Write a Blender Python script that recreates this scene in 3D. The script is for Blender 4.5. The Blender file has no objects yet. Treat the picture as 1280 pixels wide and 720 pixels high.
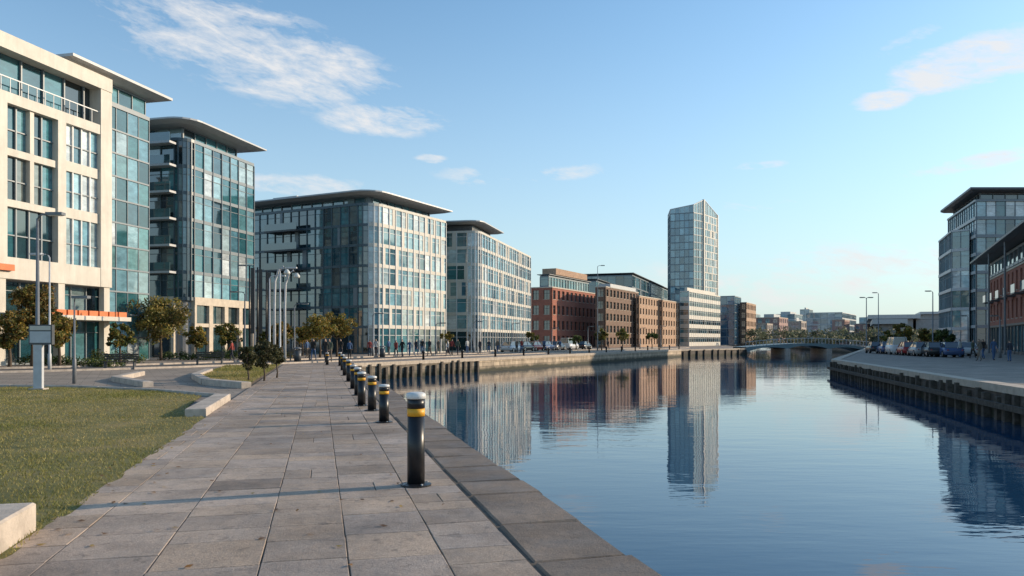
import bpy, math, random
import numpy as np
from mathutils import Vector, geometry
R = random.Random(7)
scene = bpy.context.scene
F = 960.0; CX = 640.0; HY = 425.0; CH = 1.65
def PX(px, Y): return ((px-CX)/F*Y, Y)

# ------------------------------------------------------------ materials
MATS = {}
def newmat(name):
    m = bpy.data.materials.new(name); m.use_nodes = True
    nt = m.node_tree; b = nt.nodes['Principled BSDF']
    MATS[name] = m
    return m, nt, b
def N(nt, t, **kw):
    n = nt.nodes.new(t)
    for k, v in kw.items(): setattr(n, k, v)
    return n
def mathn(nt, op, a, b=None, c=None, clamp=False):
    n = nt.nodes.new('ShaderNodeMath'); n.operation = op; n.use_clamp = clamp
    for i, v in enumerate((a, b, c)):
        if v is None: continue
        if isinstance(v, (int, float)): n.inputs[i].default_value = v
        else: nt.links.new(v, n.inputs[i])
    return n.outputs[0]
def mixc(nt, fac, a, b, mode='MIX'):
    n = nt.nodes.new('ShaderNodeMix'); n.data_type = 'RGBA'; n.blend_type = mode
    for i, v in ((0, fac), (6, a), (7, b)):
        if isinstance(v, (int, float)): n.inputs[i].default_value = v
        elif isinstance(v, tuple): n.inputs[i].default_value = (v[0], v[1], v[2], 1)
        else: nt.links.new(v, n.inputs[i])
    return n.outputs[2]
def noise(nt, vec, scale, detail=4, rough=.6, vscale=None, dist=0):
    n = nt.nodes.new('ShaderNodeTexNoise'); n.inputs['Scale'].default_value = scale
    n.inputs['Detail'].default_value = detail; n.inputs['Roughness'].default_value = rough; n.inputs['Distortion'].default_value = dist
    if vscale:
        mp = nt.nodes.new('ShaderNodeMapping'); mp.inputs['Scale'].default_value = vscale
        nt.links.new(vec, mp.inputs['Vector']); vec = mp.outputs[0]
    if vec is not None: nt.links.new(vec, n.inputs['Vector'])
    return n.outputs['Fac']
def ramp(nt, fac, stops):
    n = nt.nodes.new('ShaderNodeValToRGB'); cr = n.color_ramp
    while len(cr.elements) > 1: cr.elements.remove(cr.elements[-1])
    for i, (p, c) in enumerate(stops):
        e = cr.elements[0] if i == 0 else cr.elements.new(p)
        e.position = p; e.color = (c[0], c[1], c[2], 1) if isinstance(c, tuple) else (c, c, c, 1)
    nt.links.new(fac, n.inputs[0]); return n.outputs[0]
def bump(nt, b, h, dist=.02, strength=.6):
    n = nt.nodes.new('ShaderNodeBump'); n.inputs['Distance'].default_value = dist
    n.inputs['Strength'].default_value = strength
    nt.links.new(h, n.inputs['Height']); nt.links.new(n.outputs[0], b.inputs['Normal'])
def geopos(nt): return nt.nodes.new('ShaderNodeNewGeometry').outputs['Position']
def uvn(nt): return nt.nodes.new('ShaderNodeUVMap').outputs[0]
def tintn(nt):
    n = nt.nodes.new('ShaderNodeAttribute'); n.attribute_name = 'tint'; return n.outputs['Color']

def simple(name, col, rough=.7, ns=3, amt=.25, bmp=0, metal=0):
    m, nt, b = newmat(name); p = geopos(nt)
    f = noise(nt, p, ns, 5, .65)
    lo = tuple(c*(1-amt) for c in col); hi = tuple(min(1, c*(1+amt)) for c in col)
    c = ramp(nt, f, [(.3, lo), (.7, hi)])
    nt.links.new(c, b.inputs['Base Color'])
    b.inputs['Roughness'].default_value = rough; b.inputs['Metallic'].default_value = metal
    if bmp: bump(nt, b, noise(nt, p, ns*8, 4, .6), bmp)
    return m
def brickmat(name, c1, c2, mortar, bw=.25, bh=.08, rough=.85, ms=.008):
    m, nt, b = newmat(name); uv = uvn(nt)
    t = nt.nodes.new('ShaderNodeTexBrick'); nt.links.new(uv, t.inputs['Vector'])
    t.inputs['Scale'].default_value = 1; t.inputs['Brick Width'].default_value = bw
    t.inputs['Row Height'].default_value = bh; t.inputs['Mortar Size'].default_value = ms
    t.inputs['Color1'].default_value = (*c1, 1); t.inputs['Color2'].default_value = (*c2, 1)
    t.inputs['Mortar'].default_value = (*mortar, 1)
    f = noise(nt, geopos(nt), .8, 5, .7)
    c = mixc(nt, .5, t.outputs[0], ramp(nt, f, [(.3, .55), (.7, 1.3)]), 'MULTIPLY')
    nt.links.new(c, b.inputs['Base Color']); b.inputs['Roughness'].default_value = rough
    bump(nt, b, t.outputs['Fac'], -.01)
    return m
def glassmat(name, mul=1.0, ior=2.1, rough=.04):
    m, nt, b = newmat(name); p = geopos(nt)
    c = tintn(nt)
    f = noise(nt, p, .9, 4, .7, (1, 1, 2.2))
    c = mixc(nt, .8, c, ramp(nt, f, [(.3, .5*mul), (.55, 1.0*mul), (.75, 1.5*mul)]), 'MULTIPLY')
    nt.links.new(c, b.inputs['Base Color'])
    b.inputs['Roughness'].default_value = rough; b.inputs['IOR'].default_value = ior
    bump(nt, b, noise(nt, p, .35, 2, .5), .05, .25)
    return m
G = glassmat('coated_glass')
m, nt, b = newmat('white_cladding'); p = geopos(nt)
c = ramp(nt, noise(nt, p, .7, 5, .65), [(.3, (.52, .475, .40)), (.7, (.63, .59, .51))])
c = mixc(nt, .6, c, ramp(nt, noise(nt, p, 2.2, 5, .7, (1, 1, .12)), [(.3, .78), (.6, 1.05)]), 'MULTIPLY')
nt.links.new(c, b.inputs['Base Color']); b.inputs['Roughness'].default_value = .6
WHITE = m
CREAM = simple('cream_stone', (.56, .48, .38), .8, 2, .15)
LGREY = simple('light_grey_metal', (.46, .46, .45), .45, 2, .08)
DGREY = simple('dark_grey_metal', (.065, .07, .075), .45, 2, .2)
MULL = simple('aluminium_mullion', (.18, .215, .235), .4, 2, .1)
MULLD = simple('blue_grey_mullion', (.07, .105, .125), .4, 2, .1)
MULLW = simple('white_mullion', (.62, .62, .60), .45, 2, .1)
CORE = simple('concrete_core', (.28, .28, .28), .9, 1, .15)
ROOFM = simple('roof_felt', (.14, .14, .14), .9, 1, .2)
REDB = brickmat('red_brick', (.40, .115, .06), (.30, .08, .045), (.27, .2, .17))
TANB = brickmat('tan_brick', (.50, .31, .19), (.40, .24, .15), (.34, .28, .22))
DKB = brickmat('brown_brick', (.22, .13, .085), (.16, .09, .06), (.17, .14, .12))
FARB = brickmat('haze_paled_pink_brick', (.42, .24, .20), (.36, .20, .17), (.38, .33, .31))  # aerial haze of the far blocks painted in as a paler brick colour
FART = brickmat('haze_paled_buff_brick', (.46, .38, .32), (.40, .33, .28), (.4, .36, .33))  # buff brick, distance haze mixed into its colour
ORANGE = simple('orange_panel', (.62, .16, .04), .6, 2, .15)
BLACKP = simple('black_paint', (.012, .012, .014), .36, 9, .4)
YEL = simple('yellow_band', (.75, .36, .02), .5, 6, .15)
CAP = simple('white_cap_paint', (.64, .63, .60), .45, 8, .18)
POLE = simple('pole_steel', (.16, .17, .18), .45, 5, .15)
POLEW = simple('pale_pole_steel', (.48, .49, .50), .45, 5, .1)
LAMPG = simple('lamp_lens', (.6, .6, .55), .2, 5, .1)
CONC = simple('concrete', (.45, .385, .32), .85, 3, .28, .012)
BARK = simple('bark', (.09, .065, .045), .9, 12, .35, .01)
TIMBER = simple('fender_timber', (.075, .062, .048), .85, 5, .5, .01)

# ------------------------------------------------------------ mesh collector
class Obj:
    def __init__(s, name, loc=(0, 0, 0)):
        s.name = name; s.loc = Vector(loc); s.parts = {}
    def part(s, name, mat, smooth=False):
        if name not in s.parts: s.parts[name] = dict(v=[], f=[], t=[], uv=[], m=mat, s=smooth)
        return s.parts[name]
    def face(s, p, vs, tint=(1, 1, 1), uv=None):
        i = len(p['v']); p['v'].extend(vs); p['f'].append(tuple(range(i, i+len(vs))))
        p['t'].append(tint); p['uv'].append(uv if uv else [(v[0], v[1]) for v in vs])
    def box(s, p, fr, a0, a1, z0, z1, n0, n1, tint=(1, 1, 1)):
        O, u, n = fr
        def P(a, b, z): return (O[0]+u[0]*a-n[0]*b, O[1]+u[1]*a-n[1]*b, z)
        b0, b1 = -n1, -n0
        c = [P(a0, b0, z0), P(a1, b0, z0), P(a1, b1, z0), P(a0, b1, z0), P(a0, b0, z1), P(a1, b0, z1), P(a1, b1, z1), P(a0, b1, z1)]
        A = [a0, a1, a1, a0]*2; B = [b0, b0, b1, b1]*2; Z = [z0]*4+[z1]*4
        i = len(p['v']); p['v'].extend(c)
        for f, k in (((0, 3, 2, 1), 2), ((4, 5, 6, 7), 2), ((0, 1, 5, 4), 0), ((1, 2, 6, 5), 1), ((2, 3, 7, 6), 0), ((3, 0, 4, 7), 1)):
            p['f'].append(tuple(i+j for j in f)); p['t'].append(tint)
            p['uv'].append([(A[j], Z[j]) if k == 0 else ((B[j], Z[j]) if k == 1 else (A[j], B[j])) for j in f])
    def pane(s, p, fr, a0, a1, z0, z1, nn, tint):
        O, u, n = fr
        t1 = R.uniform(-.006, .006)*(a1-a0); t2 = R.uniform(-.006, .006)*(z1-z0)
        def P(a, z, q): return (O[0]+u[0]*a+n[0]*(nn+q), O[1]+u[1]*a+n[1]*(nn+q), z)
        s.face(p, [P(a0, z0, 0), P(a1, z0, t1), P(a1, z1, t1+t2), P(a0, z1, t2)], tint, [(a0, z0), (a1, z0), (a1, z1), (a0, z1)])
    def prism(s, p, lo, hi, z0, z1, tint=(1, 1, 1)):
        n = len(lo)
        s.face(p, [(x, y, z1) for x, y in hi], tint)
        s.face(p, [(x, y, z0) for x, y in reversed(lo)], tint)
        d = 0
        for i in range(n):
            j = (i+1) % n
            L = math.dist(lo[i], lo[j])
            s.face(p, [(*lo[i], z0), (*lo[j], z0), (*hi[j], z1), (*hi[i], z1)], tint, [(d, z0), (d+L, z0), (d+L, z1), (d, z1)])
            d += L
    def tube(s, p, pts, rad, seg=8, cap=True, tint=(1, 1, 1)):
        pts = [Vector(q) for q in pts]
        base = len(p['v'])
        for i, q in enumerate(pts):
            d = (pts[min(i+1, len(pts)-1)]-pts[max(i-1, 0)]).normalized()
            x = d.orthogonal().normalized() if abs(d.z) < .95 else Vector((1, 0, 0))
            x = (x-d*x.dot(d)).normalized(); y = d.cross(x)
            for k in range(seg):
                a = 2*math.pi*k/seg
                p['v'].append(tuple(q+x*math.cos(a)*rad[i]+y*math.sin(a)*rad[i]))
        for i in range(len(pts)-1):
            for k in range(seg):
                a = base+i*seg+k; b = base+i*seg+(k+1) % seg
                p['f'].append((a, b, b+seg, a+seg)); p['t'].append(tint)
                p['uv'].append([(k/seg, i), ((k+1)/seg, i), ((k+1)/seg, i+1), (k/seg, i+1)])
        if cap:
            for r0, rev in ((0, True), (len(pts)-1, False)):
                f = [base+r0*seg+k for k in range(seg)]
                if rev: f.reverse()
                p['f'].append(tuple(f)); p['t'].append(tint); p['uv'].append([(0, 0)]*seg)
    def finish(s, single=False):
        lx, ly, lz = s.loc
        objs = []
        for pn, p in s.parts.items():
            if not p['f']: continue
            me = bpy.data.meshes.new(pn)
            me.from_pydata([(v[0]-lx, v[1]-ly, v[2]-lz) for v in p['v']], [], p['f'])
            ca = me.color_attributes.new('tint', 'FLOAT_COLOR', 'CORNER')
            cols = []; uvs = []
            for f, t, uv in zip(p['f'], p['t'], p['uv']):
                for k in range(len(f)): cols.extend((t[0], t[1], t[2], 1)); uvs.extend(uv[k])
            ca.data.foreach_set('color', cols)
            ul = me.uv_layers.new(name='UVMap'); ul.data.foreach_set('uv', uvs)
            if p['s']: me.polygons.foreach_set('use_smooth', [True]*len(me.polygons))
            me.materials.append(p['m']); me.update()
            objs.append(bpy.data.objects.new(pn, me))
        if len(objs) == 1 and single:
            o = objs[0]; o.name = s.name; o.location = s.loc; scene.collection.objects.link(o); return o
        e = bpy.data.objects.new(s.name, None); e.location = s.loc; e.empty_display_size = .5
        scene.collection.objects.link(e)
        for o in objs: scene.collection.objects.link(o); o.parent = e
        return e

def frame(p0, p1):
    L = math.dist(p0, p1); u = ((p1[0]-p0[0])/L, (p1[1]-p0[1])/L)
    return (p0, u, (u[1], -u[0])), L
def offset(poly, d):
    n = len(poly); out = []
    for i in range(n):
        (O1, u1, n1), _ = frame(poly[i-1], poly[i]); (O2, u2, n2), _ = frame(poly[i], poly[(i+1) % n])
        k = 1+n1[0]*n2[0]+n1[1]*n2[1]
        out.append((poly[i][0]+d*(n1[0]+n2[0])/k, poly[i][1]+d*(n1[1]+n2[1])/k))
    return out
def corner_foot(pxc, Yc, pxl, pxr, m, rnd=0):
    C = PX(pxc, Yc)
    kl = (pxl-CX)/F; kr = (pxr-CX)/F
    t = (C[0]-kl*Yc)/(1+kl*m); s = (kr*Yc-C[0])/(m-kr)
    A = (C[0]-t, Yc+m*t); E = (C[0]+m*s, Yc+s); D = (A[0]+E[0]-C[0], A[1]+E[1]-C[1])
    if not rnd: return [A, C, E, D]
    uA = Vector((A[0]-C[0], A[1]-C[1])).normalized(); uE = Vector((E[0]-C[0], E[1]-C[1])).normalized()
    cen = Vector(C)+(uA+uE)*rnd; pts = []
    for k in range(6):
        a = k/5*math.pi/2
        q = cen-uE*rnd*math.cos(a)-uA*rnd*math.sin(a); pts.append((q.x, q.y))
    return [A]+pts+[E, D]

TEAL = [(.03, .12, .145), (.02, .08, .105), (.05, .17, .20), (.01, .035, .05), (.04, .15, .18), (.09, .22, .25), (.2, .28, .29)]
DARKG = [(.01, .03, .04), (.02, .055, .065), (.008, .02, .025), (.03, .07, .085), (.12, .14, .13)]
LIGHTG = [(.16, .31, .37), (.26, .42, .47), (.10, .22, .27), (.38, .50, .53), (.06, .14, .18), (.5, .55, .56), (.2, .38, .44)]
GREEN = [(.05, .17, .18), (.03, .11, .125), (.08, .22, .23), (.02, .07, .08), (.14, .28, .29)]
HAZEG = [(.18, .27, .32), (.24, .33, .38), (.14, .22, .27)]  # skyline panes: bluish distance haze baked into the tints

def curtain(B, p0, p1, z0, z1, floors, bw=1.5, pal=TEAL, band=.35, bandm=None, mull=None, mw=.07, md=.12, white=0., split=.5, gh=0, wmat=None, gpal=None, bproj=.08):
    fr, L = frame(p0, p1); bandm = bandm or MULL; mull = mull or MULL; wmat = wmat or WHITE
    bays = max(1, round(L/bw)); w = L/bays
    g = B.part('glazing', G); bm = B.part('floor_bands_'+bandm.name, bandm); mm = B.part('mullions_'+mull.name, mull); wm = B.part('cladding_panels_'+wmat.name, wmat)
    levels = [z0]
    if gh: levels.append(z0+gh)
    k = floors-(1 if gh else 0); s0 = levels[-1]
    for i in range(k): levels.append(s0+(z1-s0)*(i+1)/k)
    for fi in range(len(levels)-1):
        a, b = levels[fi], levels[fi+1]; pp = gpal if (gh and fi == 0 and gpal) else pal
        bd = band if not (gh and fi == 0) else .15
        B.box(bm, fr, 0, L, a, a+bd, -.12, bproj)
        for j in range(bays):
            x0 = j*w; x1 = x0+w; t = R.choice(pp); v = R.uniform(.75, 1.25); t = tuple(min(1, c*v) for c in t)
            if white and not (gh and fi == 0) and R.random() < white:
                q = R.uniform(.35, .6)*w; o = R.choice([0, w-q])
                B.box(wm, fr, x0+o+mw/2, x0+o+q-mw/2, a+bd, b, -.1, .05)
            if split:
                zs = a+bd+(b-a-bd)*.72
                B.pane(g, fr, x0, x1, a+bd, zs, 0, t)
                v2 = R.uniform(.6, 1.25); t2 = tuple(c*v2 for c in t); B.pane(g, fr, x0, x1, zs, b, 0, t2)
                B.box(mm, fr, x0, x1, zs-.02, zs+.03, 0, .045)
            else: B.pane(g, fr, x0, x1, a+bd, b, 0, t)
    B.box(bm, fr, 0, L, z1, z1+.3, -.12, bproj+.02)
    for j in range(bays+1):
        B.box(mm, fr, j*w-mw/2, j*w+mw/2, z0, z1-.01, -.05, md)

def punched(B, p0, p1, z0, z1, floors, bw=2.4, wall=None, ww=.55, wh=.62, pal=DARKG, gh=0, depth=.25, sill=None):
    wall = wall or REDB
    fr, L = frame(p0, p1); w = B.part('walls_'+wall.name, wall); g = B.part('windows', G); sl = B.part('sills', sill or CREAM); fm = B.part('window_frames', DGREY)
    bays = max(1, round(L/bw)); bwid = L/bays; pw = bwid*(1-ww)
    levels = [z0]+([z0+gh] if gh else []); k = floors-(1 if gh else 0); s0 = levels[-1]
    for i in range(k): levels.append(s0+(z1-s0)*(i+1)/k)
    for j in range(bays+1):
        a0 = max(0, j*bwid-pw/2); a1 = min(L, j*bwid+pw/2); B.box(w, fr, a0, a1, z0, z1, -depth, 0)
    for fi in range(len(levels)-1):
        a, b = levels[fi], levels[fi+1]; h = b-a
        s = a+h*(1-wh)*.6; e = b-h*(1-wh)*.4
        if gh and fi == 0: s = a+.1; e = b-.5
        for j in range(bays):
            x0 = j*bwid+pw/2; x1 = (j+1)*bwid-pw/2
            B.box(w, fr, x0, x1, a, s, -depth, 0); B.box(w, fr, x0, x1, e, b, -depth, 0)
            t = R.choice(pal); B.pane(g, fr, x0, x1, s, e, -depth+.03, t)
            B.box(sl, fr, x0, x1, s, s+.07, -depth, .05)
            xm = (x0+x1)/2; B.box(fm, fr, xm-.03, xm+.03, s+.07, e, -depth+.03, -depth+.09)
            zm = s+(e-s)*.65; B.box(fm, fr, x0, x1, zm-.03, zm+.03, -depth+.04, -depth+.08)
    B.box(sl, fr, 0, L, z1, z1+.2, -.3, .08)

def core(B, foot, z0, z1):
    B.prism(B.part('core_walls', CORE), offset(foot, -.3), offset(foot, -.3), z0, z1-.05)
    B.prism(B.part('roof', ROOFM), offset(foot, -.2), offset(foot, -.2), z1-.04, z1+.12)
def cen(foot): return (sum(p[0] for p in foot)/len(foot), sum(p[1] for p in foot)/len(foot), 0)
def slab(B, foot, z, ov=1.2, th=.35, mat=None):
    B.prism(B.part('roof_slab', mat or LGREY), offset(foot, ov-.8), offset(foot, ov), z, z+th*.6)
    B.prism(B.part('roof_slab', mat or LGREY), offset(foot, ov), offset(foot, ov-.02), z+th*.6+.002, z+th)
def plant(B, foot, z, h=1.6, k=-4):
    B.prism(B.part('plant_room', LGREY), offset(foot, k), offset(foot, k), z, z+h)
def block(name, foot, z1, floors, styl, z0=0):
    B = Obj(name, cen(foot)); core(B, foot, z0, z1)
    for i, fn in enumerate(styl):
        if fn: fn(B, foot[i], foot[(i+1) % len(foot)], z0, z1, floors)
    return B
def C(**k): return lambda B, a, b, z0, z1, f: curtain(B, a, b, z0, z1, f, **k)
def PU(**k): return lambda B, a, b, z0, z1, f: punched(B, a, b, z0, z1, f, **k)

# ------------------------------------------------------------ B1 white framed office
def b1():
    s = .24; n = math.hypot(s, 1); u = (s/n, 1/n); O = (-35.3, 38)
    nn = (u[1], -u[0]); fr = (O, u, nn)
    def at(a, q=0): return (O[0]+u[0]*a+nn[0]*q, O[1]+u[1]*a+nn[1]*q)
    a = lambda Y: (Y-38)*n
    a0, a1, a2 = -8, a(58.1), a(62.9)
    foot = [at(a0, -18), at(a0, -.9), at(a1, -.9), at(a1, -18)]
    B = Obj('white_framed_office_building', (*at(10, -9), 0))
    core(B, foot, 0, 20.4)
    W = B.part('white_frame', WHITE); g = B.part('glazing', G); mm = B.part('mullions', MULL)
    piers = [a(35.4), a(40), a(44.4), a(49), a(53.6)]
    B.box(W, fr, a1-1.1, a1, 5.6, 20.3, -.9, .25)
    B.box(W, fr, a0, a1, 20.3, 21.3, -1.2, .3)
    B.box(W, fr, a0, a1-1.1, 5.6, 7.0, -.9, .22)
    B.box(W, fr, a0, a1-1.1, 16.9, 17.6, -.9, .2)
    for i, x in enumerate(piers):
        B.box(W, fr, x-.35, x+.35, 7.0, 16.9, -.9, .2)
    edges = [a0]+piers+[a1-1.1]
    for i in range(len(edges)-1):
        e0 = edges[i]+(.35 if i else 0); e1 = edges[i+1]-(.35 if i < len(edges)-2 else 0)
        k = 4; w = (e1-e0)/k; last = i == len(edges)-2
        for f in range(3):
            z0 = 7+f*3.3; z1 = z0+3.3
            if f: B.box(W if not last else B.part('white_spandrels', WHITE), fr, e0, e1, z0-.02, z0+(.45 if not last else .7), -.5, .05)
            zb = z0+(.43 if f and not last else (.68 if f else 0))
            for j in range(k):
                t = R.choice(TEAL+DARKG if not last else LIGHTG); nq = -.3 if not last else -.12
                zm = zb+(z1-zb)*.45; v = R.uniform(.7, 1.5)
                B.pane(g, fr, e0+j*w, e0+j*w+w, zb, zm, nq, t)
                B.pane(g, fr, e0+j*w, e0+j*w+w, zm, z1, nq, tuple(c*v for c in t))
                if j: B.box(mm if not last else B.part('white_mullions', MULLW), fr, e0+j*w-.05, e0+j*w+.05, zb, z1, nq, nq+.14)
            B.box(mm, fr, e0, e1, zm-.04, zm+.04, nq, nq+.1)
            if not last and f:
                B.box(W, fr, (e0+e1)/2-.16, (e0+e1)/2+.16, z0+.43, z1-.02, -.3, .06)
    fr2 = (at(0, -2.2), u, nn)
    k = 16; w = (a1-a0)/k
    for j in range(k):
        B.pane(g, fr2, a0+j*w, a0+(j+1)*w, 17.6, 20.3, 1.45, R.choice(TEAL+DARKG)); B.box(mm, fr2, a0+j*w-.05, a0+j*w+.05, 17.6, 20.3, 1.45, 1.6)
    rl = B.part('terrace_rail', MULLW)
    B.box(rl, fr, a0, a1-1.1, 18.55, 18.62, .02, .08)
    for j in range(40):
        x = a0+(a1-1.1-a0)*j/40; B.box(rl, fr, x, x+.04, 17.6, 18.55, .03, .07)
    curtain(B, at(a0, -.85), at(a1, -.85), 0, 5.5, 2, bw=1.4, pal=DARKG+TEAL, gh=3.0, gpal=DARKG+TEAL)
    for x in piers+[a1-.4]:
        B.box(B.part('columns', WHITE), fr, x-.28, x+.28, 0, 5.6, -.3, .15)
    B.box(B.part('canopy', WHITE), fr, a(47), a1+.3, 3.05, 3.35, -.8, 1.7)
    for j in range(9):
        x = a(50)+j*.95
        if x < a1: B.box(B.part('orange_planters', ORANGE), fr, x, x+.8, 3.352, 3.72, 1.1, 1.5)
    B.box(B.part('orange_awning', ORANGE), fr, a(44), a(49.6), 6.1, 6.5, .25, .5)
    gf = [at(a1+.02, -12), at(a1+.02, -.5), at(a2, -.5), at(a2, -12)]
    core(B, gf, 0, 19.6)
    curtain(B, gf[1], gf[2], 0, 19.6, 11, bw=1.3, pal=GREEN+LIGHTG, band=.12, split=0, md=.06, mw=.05)
    curtain(B, gf[2], gf[3], 0, 19.6, 11, bw=1.3, pal=TEAL, band=.12, split=0, md=.06, mw=.05)
    ro = [at(a1-4, -10), at(a1-4, .5), at(a2+1.2, .5), at(a2+1.2, -10)]
    B.prism(B.part('roof_slab', LGREY), offset(ro, -.6), offset(ro, .2), 21.35, 21.6); B.prism(B.part('roof_slab', LGREY), offset(ro, .2), offset(ro, .2), 21.602, 21.8)
    lf = offset(gf, -.6); B.prism(B.part('roof_lantern', DGREY), lf, lf, 19.75, 21.33)
    curtain(B, offset(gf, -.2)[1], offset(gf, -.2)[2], 19.95, 21.2, 1, bw=1.3, pal=GREEN, split=0, band=.1, md=.06)
    B.finish()
b1()

def b2():
    ft = corner_foot(232, 72, 120, 317, .245, rnd=1.2)
    B = Obj('glass_office_building', cen(ft)); core(B, ft, 0, 20.4)
    n = len(ft)
    for i in range(n-1):
        sd = i == n-3
        curtain(B, ft[i], ft[i+1], 5.4, 20.4, 6, bw=1.35 if i in (0, n-3, n-2) else .6, pal=(LIGHTG+TEAL+LIGHTG) if sd else TEAL+DARKG, band=.32, bandm=MULL if sd else MULLD, mull=MULL if sd else MULLD, mw=.06, bproj=.05)  # sunlit side: its brightness is put into paler pane tints
    for i in (0, n-3):
        fr, L = frame(ft[i], ft[i+1]); cm = B.part('stone_piers', CREAM); k = max(3, round(L/2.6))
        for j in range(k+1):
            B.box(cm, fr, max(0, j*L/k-.3), min(L, j*L/k+.3), 0, 5.0, -.3, .12)
        B.box(cm, fr, 0, L, 5.0, 5.75, -.3, .14); B.box(cm, fr, 0, L, 2.9, 3.25, -.28, .08)
        g = B.part('glazing', G)
        for j in range(k*2):
            for z0, z1 in ((.1, 2.9), (3.25, 5.0)): B.pane(g, fr, j*L/k/2, (j+1)*L/k/2, z0, z1, -.2, R.choice(DARKG))
    fr, L = frame(ft[0], ft[1])
    for f in range(1, 7):
        z = 5.4+f*2.5-.02
        if f == 6: z -= .4
        B.box(B.part('balconies', LGREY), fr, L-4.6, L+.3, z, z+.2, .1, 1.1)
        B.box(B.part('balcony_glass', G), fr, L-4.6, L+.3, z+.202, z+1.0, 1.02, 1.05, (.03, .08, .09))
    pf = offset(ft, -1.3)
    for i in range(n-1):
        curtain(B, pf[i], pf[i+1], 20.6, 21.9, 1, bw=1.6 if i in (0, n-3, n-2) else .5, pal=TEAL, split=0)
    slab(B, ft, 22.0, 1.0, .4)
    B.finish()
b2()

def b3():
    ft = corner_foot(465, 88, 270, 557, .506, rnd=2.0)
    B = Obj('glass_office_building', cen(ft)); core(B, ft, 0, 17.2); n = len(ft)
    for i in range(n-1):
        big = i in (0, n-3, n-2)
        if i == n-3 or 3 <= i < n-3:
            curtain(B, ft[i], ft[i+1], 0, 17.2, 7, bw=1.25 if big else .62, pal=LIGHTG, band=.42, bandm=WHITE, mull=MULLW, mw=.09, white=.38 if big else 0, gh=3.0, gpal=DARKG+TEAL, bproj=.06)  # sun-facing side: lit look painted in with the light pane palette
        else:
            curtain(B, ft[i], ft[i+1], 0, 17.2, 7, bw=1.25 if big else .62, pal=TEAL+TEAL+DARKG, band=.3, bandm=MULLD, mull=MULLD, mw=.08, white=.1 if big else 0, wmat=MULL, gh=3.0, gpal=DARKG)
    fr, L = frame(ft[0], ft[1])
    for f in range(1, 7):
        z = 3+f*2.36-.1
        if z > 16: break
        B.box(B.part('balconies', DGREY), fr, L-13.3, L-8.2, z, z+.2, .1, 1.3)
        B.box(B.part('balcony_glass', G), fr, L-13.3, L-8.2, z+.202, z+1.0, 1.22, 1.25, (.02, .05, .06))
    pf = offset(ft, -1.6)
    for i in range(n-1):
        curtain(B, pf[i], pf[i+1], 17.3, 18.4, 1, bw=1.6 if i in (0, n-3, n-2) else .5, pal=TEAL, split=0)
    slab(B, ft, 18.5, .7, .4)
    B.box(B.part('plant_room', LGREY), fr, L-16, L-12, 19.0, 19.9, -6, -3)
    B.finish()
b3()
def b4():
    ft = corner_foot(598, 106, 530, 663, .24, rnd=1.5)
    B = Obj('glass_office_building', cen(ft)); core(B, ft, 0, 16.5); n = len(ft)
    for i in range(n-1):
        big = i in (0, n-3, n-2)
        curtain(B, ft[i], ft[i+1], 0, 16.5, 7, bw=1.5 if big else .8, pal=LIGHTG if i >= 3 else TEAL+LIGHTG, band=.42, bandm=WHITE, mull=MULLW, mw=.1, white=.3 if big else 0, gh=2.8, gpal=DARKG, bproj=.06)  # sunward panes take lighter tints only, sunlight put into the colour
    q = corner_foot(598, 106, 530, 625, .24, rnd=1.5)
    pf = offset(q, -1.2)
    B.prism(B.part('penthouse', DGREY), pf, pf, 16.9, 17.7)
    slab(B, q, 17.8, .5, .4)
    B.finish()
b4()

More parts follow.
